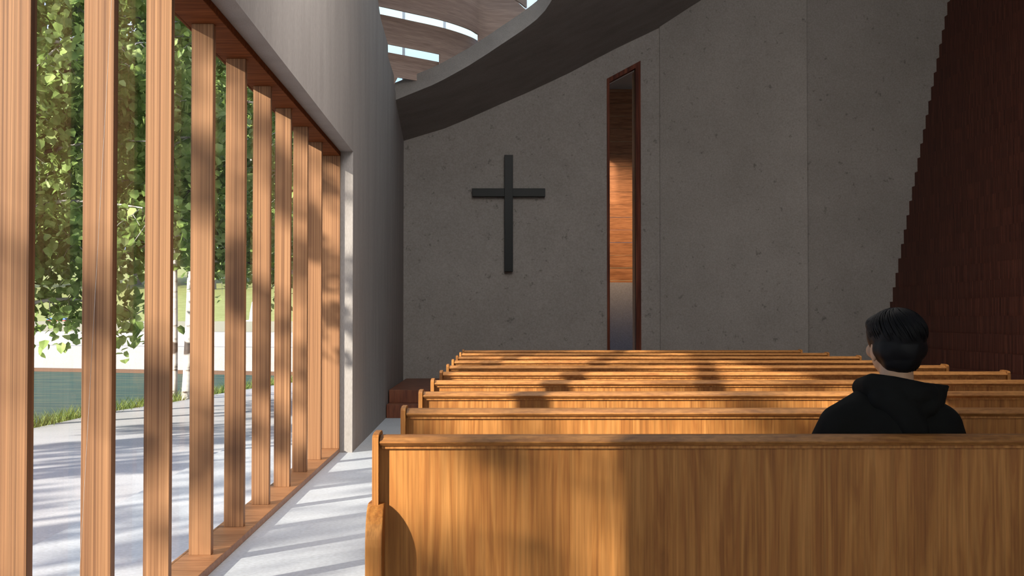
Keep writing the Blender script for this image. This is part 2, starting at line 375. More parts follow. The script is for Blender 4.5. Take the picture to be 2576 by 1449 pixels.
# add the rectangle's corners as exact rays
outer = []
for (x, y) in hd:
    outer.append(rect_hit(cxh, cyh, x - cxh, y - cyh, CX0, CX1, CY0, CY1))
for cx_, cy_ in ((CX0, CY0), (CX1, CY0), (CX1, CY1), (CX0, CY1)):
    i = min(range(len(outer)), key=lambda k: (outer[k][0] - cx_) ** 2 + (outer[k][1] - cy_) ** 2)
    outer[i] = (cx_, cy_)
bm = BM(); NR = 14; TH = 0.235
low, up = [], []
for (hx, hy), (ox, oy) in zip(hd, outer):
    a, b = [], []
    for k in range(NR + 1):
        t = (k / NR) ** 1.6
        x, y = lerp(hx, ox, t), lerp(hy, oy, t); z = ceil_z(x, y)
        a.append(bm.verts.new((x, y, z))); b.append(bm.verts.new((x, y, z + TH)))
    low.append(a); up.append(b)
n = len(hd)
for i in range(n):
    j = (i + 1) % n
    for k in range(NR):
        bm.faces.new((low[i][k], low[j][k], low[j][k + 1], low[i][k + 1]))
        bm.faces.new((up[i][k], up[i][k + 1], up[j][k + 1], up[j][k]))
    bm.faces.new((low[i][0], up[i][0], up[j][0], low[j][0]))
    bm.faces.new((low[i][NR], low[j][NR], up[j][NR], up[i][NR]))
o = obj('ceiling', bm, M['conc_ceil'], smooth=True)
es = o.modifiers.new('edge', 'EDGE_SPLIT'); es.split_angle = 0.6
tag(o, 'dark grey concrete ceiling curving up to the right around a light well', kind='structure')

# back wall: three concrete planes
bm = BM()
wx0, wx1, wz0 = 1.64, 2.142, 0.32
def top_at(x): return 4.74 + (x - wx0) * 0.54
def roofed(bm, x0, x1, zlo, y0, y1, n_=14):
    tops = [(lerp(x0, x1, k / n_), ceil_z(lerp(x0, x1, k / n_), 19.5) + 0.12) for k in range(n_ + 1)]
    add_prism(bm, [(x0, zlo), (x1, zlo)] + tops[::-1], 'y', y0, y1)
roofed(bm, -1.60, wx0, 0, 19.3, 19.8)
roofed(bm, wx1, 2.46, 0, 19.3, 19.8, 4)
add_box(bm, wx0, wx1, 19.3, 19.8, 0, wz0)
add_prism(bm, [(wx0, top_at(wx0)), (wx1, top_at(wx1)), (wx1, 5.50), (wx0, 5.24)], 'y', 19.3, 19.8)
tag(obj('wall_back', bm, M['conc']), 'grey concrete end wall carrying the black cross', kind='structure')
bm = BM(); add_prism(bm, [(2.421, 19.26), (4.37, 18.30), (4.37, 19.79), (2.461, 19.79), (2.461, 19.299), (2.421, 19.299)], 'z', 0, 8.6)
tag(obj('wall_back_middle', bm, M['conc']), 'lighter grey concrete wall panel right of the narrow window', kind='structure')
bm = BM(); add_prism(bm, [(4.372, 18.34), (8.1, 18.95), (8.1, 19.79), (4.372, 19.79)], 'z', 0, 9.0)
tag(obj('wall_back_right', bm, M['conc']), 'shaded grey concrete wall panel beside the dark wood wall', kind='structure')

# right wall: corbelled timber courses leaning away
bm = BM(); CO = 0.205
for k in range(38):
    z0 = k * CO; x = 5.335 + 0.209 * z0
    add_box(bm, x, 8.4 + 0.01 * k, -4.3, 18.95, z0, z0 + CO + 0.0)
tag(obj('wall_right', bm, M['shingle']), 'dark red-brown timber wall of stepped courses leaning away', kind='structure')
bm = BM(); add_box(bm, -1.75, -0.35, -4.6, -4.3, 0, 9.5); add_box(bm, 6.75, 8.4, -4.6, -4.3, 0, 9.5); add_box(bm, -0.35, 6.75, -4.6, -4.3, 5.15, 9.5); add_box(bm, -0.35, 6.75, -4.6, -4.3, 0, 0.65)
w3 = empty('added_rear_window'); tag(w3, 'added frosted window behind the camera, made up to go with the fill light', kind='structure')
b3 = BM(); add_box(b3, -0.35, 6.75, -4.5, -4.48, 0.65, 5.15); obj('pane', b3, M['milk'], w3)  # unseen window made up as a source for the rear fill
b3 = BM()
for k in range(5): add_box(b3, -0.35 + k * 1.76, -0.29 + k * 1.76, -4.52, -4.44, 0.65, 5.15)
obj('mullions', b3, M['frame'], w3)
tag(obj('wall_rear', bm, M['conc']), 'grey concrete wall behind the camera', kind='structure')

# ------------------------------------------------------------------ big timber window (local frame turned by WROT)
win = empty('window_1', (0, 0, 0), WROT); tag(win, 'tall timber framed window with vertical wooden fins onto the garden', kind='structure')
FI, FO = -1.281, -1.483
bm = BM(); add_box(bm, FO, FI, V0, V1, 0.0, 0.04); obj('sill', bm, M['frame'], win, bevel=0.003)
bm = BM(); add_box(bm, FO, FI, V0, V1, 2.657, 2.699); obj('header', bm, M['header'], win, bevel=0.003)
bm = BM(); add_box(bm, FO, FI, V1 - 0.045, V1 - 0.001, 0.04, 2.657); obj('end_jamb', bm, M['fin'], win, bevel=0.003)
bm = BM(); add_box(bm, FO, FI, V0 + 0.001, V0 + 0.045, 0.04, 2.657); obj('end_jamb', bm, M['fin'], win, bevel=0.003)
bm = BM(); add_box(bm, FO + 0.012, FO + 0.018, V0 + 0.045, V1 - 0.045, 0.04, 2.657); obj('pane', bm, M['glass'], win)

fin_v = [3.877 + 0.8706 * k for k in range(9)]
ords = ['nearest wooden window fin, cut by the left edge of the photo', 'second wooden window fin from the left, a thin wire crossing it',
        'third wooden window fin from the left, widest dark one with top out of frame', 'fourth wooden window fin from the left, nearest whose foot meets the sill',
        'fifth wooden window fin from the left, its foot greyish in shade', 'sixth wooden window fin from the left, brightly sunlit near its top',
        'seventh wooden window fin from the left, right behind the sunlit one', 'eighth wooden window fin from the left, third before the corner jamb',
        'farthest wooden window fin, next to the end jamb at the concrete corner']
def fin(v, label, parent=None):
    bm = BM(); add_box(bm, -0.0545, 0.0545, 0, 0.054, 0, 2.617)
    c, s = math.cos(WROT), math.sin(WROT); u = -1.3865
    o = obj('wooden_fin', bm, M['fin'], bevel=0.002, loc=(u * c - v * s, u * s + v * c, 0.04), rz=WROT)
    return tag(o, label, 'window fin', 'vertical fins of the window')
for v, l in zip(fin_v, ords): fin(v, l)

def wp(u, v, z):
    c, s = math.cos(WROT), math.sin(WROT)
    return Vector((u * c - v * s, u * s + v * c, z))
bm = BM()
def ray_u(px, u):                                # where the camera's column px crosses the plane u (real position of the cable)
    t = (px - 1247) / F_PX
    c, s = math.cos(WROT), math.sin(WROT)
    # X = t*Y ; u = X*c + Y*s
    Y = u / (t * c + s); return Y
ya = ray_u(279, -1.31); yb = ray_u(209, -1.31)
za = CAM_Z + 801 * ya / F_PX; zb_ = CAM_Z - 648 * yb / F_PX
pa = Vector(((279 - 1247) / F_PX * ya, ya, za)); pb = Vector(((209 - 1247) / F_PX * yb, yb, zb_))
d = (pa - pb)
p_top = pb + d * ((2.655 - pb.z) / d.z); p_bot = pb + d * ((0.045 - pb.z) / d.z)
add_tube(bm, [p_bot, p_top], 0.0006, 6)
tag(obj('wire', bm, M['wire']), 'thin pale wire slanting across the second window fin', 'wire')

# ------------------------------------------------------------------ light well baffles
SB = 1.09
arcA = [(-1.85, 16.15), (-1.55, 16.30), (-1.11, 16.72), (-0.74, 17.10), (-0.494, 17.44), (-0.327, 17.745), (-0.229, 18.02), (-0.11, 18.16), (0.11, 18.22), (0.43, 18.22)]
def baffle(arc, dy, z0, z1, label, th=0.025, xmax=9, xstep=9, slope=None, drop=None):
    """curved board; right of xstep it reaches down onto the concrete slab"""
    bm = BM()
    pts = [(x, y + dy) for x, y in arc if x <= xmax]
    sm = []
    for i in range(len(pts) - 1):
        p0 = pts[max(i - 1, 0)]; p1 = pts[i]; p2 = pts[i + 1]; p3 = pts[min(i + 2, len(pts) - 1)]
        for k in range(5):
            t = k / 5
            sm.append(tuple(0.5 * ((2 * b) + (-a + c) * t + (2 * a - 5 * b + 4 * c - d_) * t * t + (-a + 3 * b - 3 * c + d_) * t ** 3) for a, b, c, d_ in zip(p0, p1, p2, p3)))
    sm.append(pts[-1])
    def topz(x): return z1 if slope is None else interp(slope, x)
    def column(x, y, i, zb):
        if drop and x < drop[0]: zb = drop[1]
        q = sm[min(i + 1, len(sm) - 1)]; p = sm[max(i - 1, 0)]
        nx, ny = -(q[1] - p[1]), (q[0] - p[0]); l = math.hypot(nx, ny); nx, ny = nx / l * th, ny / l * th
        return [bm.verts.new(c) for c in ((x, y, zb), (x + nx, y + ny, zb), (x + nx, y + ny, topz(x)), (x, y, topz(x)))]
    def low(x, y): return ceil_z(x, y) + 0.20
    for part in (0, 1):
        idx = [i for i, (x, y) in enumerate(sm) if (x <= xstep + 1e-6 if part == 0 else True)]
        if part == 1:
            idx = [i for i, (x, y) in enumerate(sm) if x >= xstep - 1e-6]
        if len(idx) < 2: continue
        cols = [column(*sm[i], i, z0 if part == 0 else min(z0, low(*sm[i]))) for i in idx]
        for a, b in zip(cols, cols[1:]):
            for k in range(4): bm.faces.new((a[k], a[(k + 1) % 4], b[(k + 1) % 4], b[k]))
        bm.faces.new(cols[0]); bm.faces.new(cols[-1][::-1])
    o = obj('ceiling_baffle', bm, M['baffle'], smooth=True)
    o.modifiers.new('edge', 'EDGE_SPLIT').split_angle = 0.7
    return tag(o, label, 'ceiling baffle', 'curved baffles in the light well')
baffle(arcA, 0.0, 5.113, 5.51, 'largest curved wooden ceiling baffle, above the upper bright slot', xstep=-0.229, slope=[(-2, 6.0), (0.1, 6.0), (0.26, 5.66), (0.43, 5.50)])
baffle(arcA, 0.33, 4.72, 5.086, 'middle curved wooden ceiling baffle between the two bright slots', xmax=-0.228, xstep=-0.74)
baffle(arcA, 0.66, 4.37, 4.677, 'lowest curved wooden ceiling baffle, under the lower bright slot', xmax=-0.739, xstep=-1.9, drop=(-1.32, 4.16))
arcT = [(-1.85, 15.55), (-1.4, 15.75), (-0.9, 16.05), (-0.4, 16.5), (0.0, 17.0), (0.25, 17.4), (0.425, 17.9)]
baffle(arcT, 0.0, 5.46, 6.1, 'uppermost wooden ceiling baffle, cut by the top edge of the photo')

# lantern over the light well: unseen upstands added to block the sun, milk glass roof added to soften it, clear glass towards the far side
sk = empty('window_4', (0, 0, 0)); tag(sk, 'glass lantern over the curved light well, with unseen upstands added to block the sun', kind='structure')
bm = BM(); add_box(bm, -2.15, -2.05, 12.0, 19.9, 3.9, 6.9)
add_prism(bm, [(-2.05, 4.9), (-1.0, 5.24), (0.0, 5.66), (1.3, 6.27), (1.3, 6.9), (-2.05, 6.9)], 'y', 12.0, 12.1)
add_prism(bm, [(12.0, 6.33), (19.9, 4.98), (19.9, 6.9), (12.0, 6.9)], 'x', 1.3, 1.4)
obj('sun_block_upstand', bm, M['white_wall'], sk)
bm = BM(); add_box(bm, -2.15, 1.4, 12.0, 20.4, 6.9, 6.93); obj('roof_glass', bm, M['milk'], sk)
bm = BM()
for k in range(6): add_box(bm, -2.04 + k * 0.62, -2.00 + k * 0.62, 19.86, 19.90, 4.2, 6.9)
obj('mullions', bm, M['steel'], sk)
bm = BM(); add_box(bm, -2.05, 1.3, 19.875, 19.88, 4.2, 6.9); obj('pane', bm, M['skyglass'], sk)
# floor of the lantern left of the wall head
bm = BM(); add_box(bm, -2.15, -1.70, 12.0, 19.9, 3.8, 3.9); obj('curb', bm, M['conc'], sk)

# ------------------------------------------------------------------ narrow window in the end wall
w2 = empty('window_2', (0, 0, 0)); tag(w2, 'narrow full height slanted-top window in dark red wood frame', kind='structure')
bm = BM()
def slant_frame(bm, x0, x1, wl, wr, wt, y0, y1):
    add_prism(bm, [(x0, wz0), (x0 + wl, wz0), (x0 + wl, top_at(x0 + wl) - wt), (x0, top_at(x0))], 'y', y0, y1)
    add_prism(bm, [(x1 - wr, wz0), (x1, wz0), (x1, top_at(x1)), (x1 - wr, top_at(x1 - wr) - wt)], 'y', y0, y1)
    add_prism(bm, [(x0, top_at(x0)), (x0 + wl, top_at(x0 + wl) - wt), (x1 - wr, top_at(x1 - wr) - wt), (x1, top_at(x1))], 'y', y0, y1)
slant_frame(bm, wx0 + 0.001, wx1 - 0.001, 0.04, 0.075, 0.07, 19.285, 19.45)
obj('window_frame', bm, M['red'], w2)
bm = BM()
add_prism(bm, [(wx1 - 0.075, wz0), (wx1 - 0.002, wz0), (wx1 - 0.002, top_at(wx1) - 0.07), (wx1 - 0.075, top_at(wx1 - 0.075) - 0.07)], 'y', 19.451, 19.8)
obj('jamb_lining', bm, M['frame'], w2)
bm = BM(); add_prism(bm, [(wx0 + 0.03, wz0), (wx1 - 0.075, wz0), (wx1 - 0.075, top_at(wx1 - 0.075) - 0.06), (wx0 + 0.03, top_at(wx0 + 0.03) - 0.06)], 'y', 19.62, 19.622)
obj('pane', bm, M['frosted'], w2)
# made-up yard standing in for the bands reflected in the pane
t = empty('reflection_screen', (0, 24.8, 0)); tag(t, 'orange timber screen made up to stand in for the reflection in the narrow window', 'screen')
bm = BM()
for k in range(26): add_box(bm, 0.2, 4.4, -0.012 * (k % 2), 0.05, k * 0.24, k * 0.24 + 0.235)
obj('boards', bm, M['frame'], t)
bm = BM(); add_box(bm, -0.4, 5.4, -3.4, 0.1, 5.55, 5.7); obj('shade_canopy', bm, M['grey_wall'], t)  # added to throw shade on the top of the screen
bm = BM(); add_tube(bm, [(2.2, -3.2, 5.55), (2.2, -3.2, 5.50), (2.2, -3.17, 5.46)], [0.05, 0.05, 0.06], 12); obj('added_lamp_housing', bm, M['steel'], t)  # housing made up for the added spot
yl_d = D.lights.new('yard_fill_spot', 'SPOT'); yl = D.objects.new('yard_fill_spot', yl_d); C.objects.link(yl)  # added spot, brightens the screen where trees block the sun
yl_d.energy = 2300; yl_d.spot_size = math.radians(44); yl_d.spot_blend = 1.0; yl_d.color = (1.0, 0.78, 0.48); yl_d.shadow_soft_size = 0.05
yl.location = (2.2, 21.63, 5.40); yl.rotation_euler = (Vector((2.3, 24.8, 2.6)) - Vector((2.2, 21.63, 5.40))).to_track_quat('-Z', 'Y').to_euler()
bm = BM(); add_box(bm, 1.2, 4.2, 24.05, 24.25, -0.01, 1.86)  # added wall in place of the grey band reflected in the pane
tag(obj('parapet', bm, M['white_wall']), 'low grey wall made up for the grey reflected band at the foot of the narrow window', 'wall')

# ------------------------------------------------------------------ cross
cr = empty('cross', (0.19, 19.3, 0)); tag(cr, 'black cross mounted on the grey concrete end wall', 'cross')
bm = BM(); add_box(bm, -0.062, 0.062, -0.135, -0.02, 1.885, 3.595); obj('upright', bm, M['black'], cr, bevel=0.004)
bm = BM(); add_box(bm, -0.535, 0.535, -0.125, -0.02, 2.985, 3.105); obj('crossbar', bm, M['black'], cr, bevel=0.004)
bm = BM(); add_box(bm, -0.045, 0.045, -0.02, 0.0, 2.2, 3.4); obj('wall_bracket', bm, M['black'], cr)

# ------------------------------------------------------------------ platform
pf = empty('platform', (0, 15.84, 0)); tag(pf, 'dark red wood platform with one step at the end wall', 'platform')
xl = -1.315
bm = BM(); add_prism(bm, [(xl, 0), (5.25, 0), (5.25, 2.44), (4.36, 2.44), (2.41, 3.40), (2.41, 3.455), (xl, 3.455)], 'z', 0, 0.163); obj('step', bm, M['platform'], pf, bevel=0.004)
bm = BM(); add_prism(bm, [(xl, 0.36), (5.25, 0.36), (5.25, 2.44), (4.36, 2.44), (2.41, 3.40), (2.41, 3.455), (xl, 3.455)], 'z', 0.163, 0.32); obj('deck', bm, M['platform'], pf, bevel=0.004)

# ------------------------------------------------------------------ pews
PL = 3.37
def make_pew():
    root = empty('pew')
    bm = BM(); add_prism(bm, [(0, 0.12), (0.018, 0.12), (0.018, 0.86), (0.0, 0.86)], 'x', 0.0176, PL - 0.0176)
    obj('back_panel', bm, M['pew'], root)
    bm = BM(); add_prism(bm, [(0.062, -0.002), (0.046, 0.0), (0.008, 0.0), (-0.004, -0.003), (-0.028, -0.014), (-0.030, -0.017), (-0.018, -0.0255), (0.04, -0.0255), (0.062, -0.018)], 'x', 0.020, PL - 0.020)
    for v in bm.verts: v.co.z += 0.884
    obj('top_rail', bm, M['pew_rail'], root)
    bm = BM(); add_box(bm, 0.024, PL - 0.024, -0.0115, 0.03, 0.850, 0.8585); obj('molding', bm, M['pew'], root)
    bm = BM(); add_box(bm, 0.0176, PL - 0.0176, -0.004, 0.0, 0.12, 0.22); obj('bottom_rail', bm, M['pew'], root)
    # slanted backrest board on the sitting side
    bm = BM(); add_prism(bm, [(0.055, 0.84), (0.072, 0.84), (0.135, 0.44), (0.118, 0.44)], 'x', 0.0176, PL - 0.0176)
    obj('backrest', bm, M['pew'], root)
    bm = BM(); add_prism(bm, [(0.07, 0.385), (0.47, 0.405), (0.485, 0.418), (0.47, 0.432), (0.07, 0.412)], 'x', 0.033, PL - 0.033)
    obj('seat', bm, M['pew_rail'], root)
    prof = [(-0.095, 0.0), (-0.095, 0.60)]
    for k in range(1, 9):
        a = k / 8 * PI / 2; prof.append((-0.095 + 0.088 * (1 - math.cos(a)), 0.60 + 0.106 * math.sin(a)))
    prof += [(0.10, 0.700), (0.30, 0.690)]
    for k in range(0, 9):
        a = k / 8 * PI; prof.append((0.44 + 0.055 * math.sin(a), 0.635 + 0.055 * math.cos(a)))
    prof += [(0.42, 0.50), (0.47, 0.42), (0.48, 0.0)]
    for xa, xb in ((-0.012, 0.033), (PL - 0.033, PL + 0.012)):
        bm = BM(); add_prism(bm, prof, 'x', xa, xb); obj('end_panel', bm, M['pew'], root, bevel=0.003)
    post = [(-0.03, 0.695), (-0.03, 0.880), (-0.018, 0.888), (0.02, 0.892), (0.085, 0.892), (0.10, 0.885), (0.10, 0.695)]
    for xa, xb in ((0.0, 0.0175), (PL - 0.0175, PL)):
        bm = BM(); add_prism(bm, post, 'x', xa, xb); obj('end_post', bm, M['pew'], root, bevel=0.0015)
    return root
def copy_tree(o, parent=None):
    c = o.copy(); C.objects.link(c); c.parent = parent
    for ch in [q for q in D.objects if q.parent == o]: copy_tree(ch, c)
    return c
pew0 = make_pew()
pew_labels = ['nearest wooden pew, its tall back filling the bottom of the photo',
              'second wooden pew from the front of the photo, directly beyond the seated person',
              'third wooden pew from the front of the photo', 'fourth wooden pew from the front of the photo',
              'fifth wooden pew from the front, its left top in shade', 'sixth wooden pew from the front, middle of the rows',
              'seventh wooden pew from the front, fourth from the far end', 'eighth wooden pew, third from the far end',
              'ninth wooden pew, last but one before the platform', 'farthest wooden pew, right before the platform']
pews = []
for k in range(10):
    p = pew0 if k == 0 else copy_tree(pew0)
    pews.append(p)
for k, p in enumerate(pews):
    p.location = (-0.330, 3.545 + 1.05 * k, 0)
    tag(p, pew_labels[k], 'pew', 'rows of wooden pews')

# ------------------------------------------------------------------ person seated on the nearest pew
HY = 3.80
def make_person():
    root = empty('person', (1.13, 3.85, 0))
    tag(root, 'person with short black hair in black hoodie seated on the nearest pew', 'person')
    O = Vector((1.13, 3.85, 0))
    def Pt(x, y, z): return Vector((x, y, z)) - O
    Rh = Matrix.Rotation(math.radians(8), 3, 'Z')      # head turned a little to the left
    hc = Pt(1.160, HY, 1.135)
    def H(x, y, z): return hc + Rh @ Vector((x, y, z))
    bm = BM()
    add_ball(bm, H(0, -0.005, 0.012), (0.071, 0.090, 0.080), Rh); add_ball(bm, H(0, 0.022, -0.045), (0.056, 0.066, 0.062), Rh)
    add_ball(bm, H(0, 0.052, -0.088), (0.026, 0.022, 0.018), Rh)
    add_capsule(bm, H(0, 0.088, 0.0), H(0, 0.102, -0.032), 0.008, 0.012); add_ball(bm, H(0, 0.085, -0.058), (0.021, 0.010, 0.007), Rh)
    for s in (-1, 1):
        add_ball(bm, H(s * 0.068, -0.008, -0.030), (0.009, 0.019, 0.030), Rh); add_ball(bm, H(s * 0.040, 0.060, -0.030), (0.022, 0.020, 0.022), Rh)
    add_capsule(bm, Pt(1.155, 3.765, 0.95), Pt(1.16, HY - 0.012, 1.06), 0.050, 0.047)
    add_capsule(bm, Pt(1.13, 3.78, 0.90), Pt(1.13, 3.80, 0.72), 0.10, 0.105); add_capsule(bm, Pt(1.13, 3.80, 0.72), Pt(1.13, 3.82, 0.535), 0.10, 0.105)
    for s in (-1, 1):
        sh = Pt(1.13 + s * 0.15, 3.76, 0.885); el = Pt(1.13 + s * 0.225, 3.84, 0.665); wr = Pt(1.13 + s * 0.10, 4.03, 0.60)
        add_capsule(bm, Pt(1.13 + s * 0.05, 3.77, 0.90), sh, 0.06, 0.052); add_capsule(bm, sh, el, 0.046, 0.036); add_capsule(bm, el, wr, 0.036, 0.024)
        palm = wr + Vector((-s * 0.030, 0.055, -0.012)); add_ball(bm, wr + Vector((-s * 0.018, 0.038, -0.006)), (0.036, 0.044, 0.016))
        for f in range(4):
            ln = (0.030, 0.034, 0.032, 0.026)[f]
            base = palm + Vector((s * (0.027 - f * 0.019), 0.014 - abs(f - 1.4) * 0.004, 0.0))
            m1 = base + Vector((-s * 0.005, ln, -0.004)); m2 = m1 + Vector((-s * 0.003, ln * 0.6, -0.012)); m3 = m2 + Vector((0, ln * 0.3, -0.012))
            add_capsule(bm, base, m1, 0.0088, 0.0083, 10); add_capsule(bm, m1, m2, 0.0083, 0.0078, 10); add_capsule(bm, m2, m3, 0.0078, 0.0070, 10)
        tb = wr + Vector((-s * 0.050, 0.028, -0.004)); t1 = tb + Vector((-s * 0.016, 0.024, -0.004)); t2 = t1 + Vector((-s * 0.003, 0.024, -0.008))
        add_capsule(bm, wr + Vector((-s * 0.022, 0.018, -0.004)), tb, 0.014, 0.012, 10); add_capsule(bm, tb, t1, 0.011, 0.0098, 10); add_capsule(bm, t1, t2, 0.0098, 0.008, 10)
        hip = Pt(1.13 + s * 0.085, 3.84, 0.515); kn = Pt(1.13 + s * 0.11, 4.24, 0.515); an = Pt(1.13 + s * 0.11, 4.27, 0.09)
        add_capsule(bm, hip, kn, 0.075, 0.050); add_capsule(bm, kn, an, 0.048, 0.034); add_capsule(bm, an, Pt(1.13 + s * 0.115, 4.42, 0.045), 0.036, 0.030)
    o = obj('body', bm, M['skin'], root, smooth=True); remesh(o, 0.0045, 3)
    for s in (-1, 1):
        bm = BM(); add_ball(bm, H(s * 0.029, 0.074, -0.010), 0.012); obj('eye', bm, M['eye'], root, smooth=True)
    # hair
    bm = BM()
    add_ball(bm, H(0, -0.012, 0.018), (0.081, 0.100, 0.076), Rh, 4); add_ball(bm, H(0, -0.030, -0.022), (0.078, 0.079, 0.058), Rh, 4)
    add_ball(bm, H(0, -0.040, -0.052), (0.060, 0.055, 0.042), Rh, 4)
    add_ball(bm, H(0, 0.055, 0.045), (0.066, 0.045, 0.035), Rh, 4)
    for v in bm.verts:
        d_ = v.co.normalized(); q = v.co * 38; v.co += (v.co - hc).normalized() * 0.006 * mnoise.noise(Vector((q.x, q.y, q.z * 0.35)))
    o = obj('hair', bm, M['hair'], root, smooth=True); remesh(o, 0.004, 2)
    bm = BM(); rr = random.Random(8)
    for k in range(520):
        a = rr.uniform(0, 2 * PI); v0_ = rr.uniform(0.05, 1.0); pts_ = []
        for q in range(6):
            ph = v0_ + q * 0.17
            pts_.append(H((0.0835 - 0.010 * max(0, ph - 1.3)) * math.sin(ph) * math.cos(a + 0.08 * q), -0.014 + 0.1025 * math.sin(ph) * math.sin(a + 0.08 * q), 0.018 + 0.0785 * math.cos(ph)))
        add_tube(bm, pts_, [0.0012, 0.0020, 0.0022, 0.0020, 0.0014, 0.0004], 4, cap=False)
    obj('hair_strands', bm, M['hair'], root, smooth=True)
    # nape fringe strands
    bm = BM(); rr = random.Random(5)
    for k in range(150):
        a = rr.uniform(-1.15, 1.15); b0 = H(0.052 * math.sin(a), -0.036 - 0.050 * math.cos(a), -0.062)
        b1 = b0 + Vector((rr.uniform(-.006, .006) - 0.010 * math.sin(a), 0.010, -0.014 - rr.random() * 0.014 * math.cos(a)))
        add_tube(bm, [b0 + Vector((0, 0, 0.02)), b0, b1], [0.004, 0.003, 0.0006], 5)
    obj('nape_hair', bm, M['hair'], root, smooth=True)
    # hoodie
    bm = BM()
    for a, b, ra, rb in ((Pt(1.13, 3.765, 0.875), Pt(1.13, 3.80, 0.72), 0.118, 0.125), (Pt(1.13, 3.80, 0.72), Pt(1.13, 3.82, 0.56), 0.125, 0.128)): add_capsule(bm, a, b, ra, rb, 24)
    for s in (-1, 1):
        add_ball(bm, Pt(1.13 + s * 0.09, 3.77, 0.79), (0.105, 0.115, 0.16))
        sh = Pt(1.13 + s * 0.135, 3.755, 0.885); el = Pt(1.13 + s * 0.228, 3.84, 0.665); wr = Pt(1.13 + s * 0.108, 4.018, 0.603)
        add_capsule(bm, Pt(1.13 + s * 0.05, 3.765, 0.935), sh, 0.070, 0.074); add_capsule(bm, sh, Pt(1.13 + s * 0.178, 3.78, 0.80), 0.074, 0.066)
        add_capsule(bm, Pt(1.13 + s * 0.178, 3.78, 0.80), el, 0.066, 0.054); add_capsule(bm, el, wr, 0.054, 0.036)
    for v in bm.verts:
        q = v.co * 14; v.co += Vector((0, 0, 0)) + v.co.normalized() * 0.006 * mnoise.noise(q)
    hood_o = obj('hoodie', bm, M['hoodie'], root, smooth=True); remesh(hood_o, 0.007, 4)
    # hood lying on the shoulders
    bm = BM()
    ring = [(-0.060, 0.075, 0.975), (-0.092, 0.02, 1.000), (-0.080, -0.045, 1.010), (-0.035, -0.082, 1.002), (0.03, -0.092, 0.990), (0.070, -0.070, 0.985), (0.084, -0.015, 0.990), (0.075, 0.045, 0.985), (0.060, 0.085, 0.965)]
    rads = [0.022, 0.030, 0.034, 0.036, 0.035, 0.031, 0.026, 0.024, 0.020]
    R3 = [Pt(1.155 + x, 3.775 + y, z) for x, y, z in ring]
    for i in range(len(R3) - 1): add_capsule(bm, R3[i], R3[i + 1], rads[i], rads[i + 1], 14)
    add_capsule(bm, Pt(1.13, 3.70, 0.965), Pt(1.17, 3.675, 0.885), 0.055, 0.045, 18)
    add_capsule(bm, Pt(1.10, 3.71, 0.975), Pt(1.22, 3.70, 0.955), 0.045, 0.035, 18)
    add_capsule(bm, Pt(1.20, 3.712, 0.992), Pt(1.294, 3.735, 1.006), 0.030, 0.004, 14)
    add_capsule(bm, Pt(1.20, 3.70, 0.945), Pt(1.266, 3.725, 0.955), 0.034, 0.010, 14)
    add_capsule(bm, Pt(1.288, 3.734, 1.003), Pt(1.268, 3.727, 0.955), 0.006, 0.011, 14); add_capsule(bm, Pt(1.262, 3.728, 0.998), Pt(1.256, 3.722, 0.955), 0.016, 0.016, 14)
    hd_o = obj('hood', bm, M['hoodie'], hood_o, smooth=True); remesh(hd_o, 0.005, 3)
    # trousers, shoes
    bm = BM(); add_ball(bm, Pt(1.13, 3.82, 0.545), (0.16, 0.125, 0.115))
    for s in (-1, 1):
        hip = Pt(1.13 + s * 0.085, 3.84, 0.52); kn = Pt(1.13 + s * 0.11, 4.24, 0.52); an = Pt(1.13 + s * 0.11, 4.27, 0.13)
        add_capsule(bm, hip, kn, 0.088, 0.064, 20); add_capsule(bm, kn, an, 0.060, 0.050, 20)
    o = obj('trousers', bm, M['trousers'], root, smooth=True); remesh(o, 0.008, 4)
    for s in (-1, 1):
        bm = BM(); add_ball(bm, Pt(1.13 + s * 0.11, 4.27, 0.055), (0.043, 0.055, 0.053)); add_ball(bm, Pt(1.13 + s * 0.113, 4.36, 0.042), (0.045, 0.085, 0.036)); add_ball(bm, Pt(1.13 + s * 0.115, 4.42, 0.036), (0.043, 0.05, 0.030))
        add_box(bm, *(lambda c: (c.x - 0.042, c.x + 0.042, c.y - 0.08, c.y + 0.14))(Pt(1.13 + s * 0.112, 4.32, 0)), 0.003, 0.022)
        o = obj('shoe', bm, M['shoe'], root, smooth=True); remesh(o, 0.006, 3)
    return root
make_person()

# ------------------------------------------------------------------ outside
bm = BM(); add_box(bm, -2.38, -1.485, -14, 30, -0.2, -0.003)
tag(obj('terrace', bm, M['terrace'], rz=WROT), 'smooth pale concrete terrace strip outside the window', kind='structure')
shore = [(-30, 12.0), (-14, 12.6), (-8, 13.2), (-6.0, 13.6), (-5.14, 14.6), (-5.10, 16.1), (-5.03, 17.4), (-4.71, 19.2), (-4.52, 21.1), (-4.26, 22.9), (-3.7, 26), (-2.9, 30), (-1.6, 35)]
bm = BM()
gp = [(x, y) for x, y in shore] + [(30, 35), (30, 60), (60, 60), (60, -40), (-30, -40)]
vs_ = [bm.verts.new((x, y, -0.02)) for x, y in gp]; f = bm.faces.new(vs_)
bmesh.ops.triangulate(bm, faces=[f])
tag(obj('ground', bm, M['gravel']), 'pale gravel yard between terrace and pond', kind='structure')
bm = BM()
A = [bm.verts.new((x, y, -0.02)) for x, y in shore]; B = [bm.verts.new((x - 0.05, y + 0.03, -0.6)) for x, y in shore]
for i in range(len(A) - 1): bm.faces.new((A[i], A[i + 1], B[i + 1], B[i]))
tag(obj('pond_bank', bm, M['lawn']), 'earth bank at the edge of the pond', kind='structure')
bm = BM()
add_prism(bm, [(x - 0.06, y + 0.04) for x, y in shore[:-1]] + [(-2.5, 32.25), (-22, 39.7), (-34, 44.3), (-34, 12.0)], 'z', -0.5, -0.25)
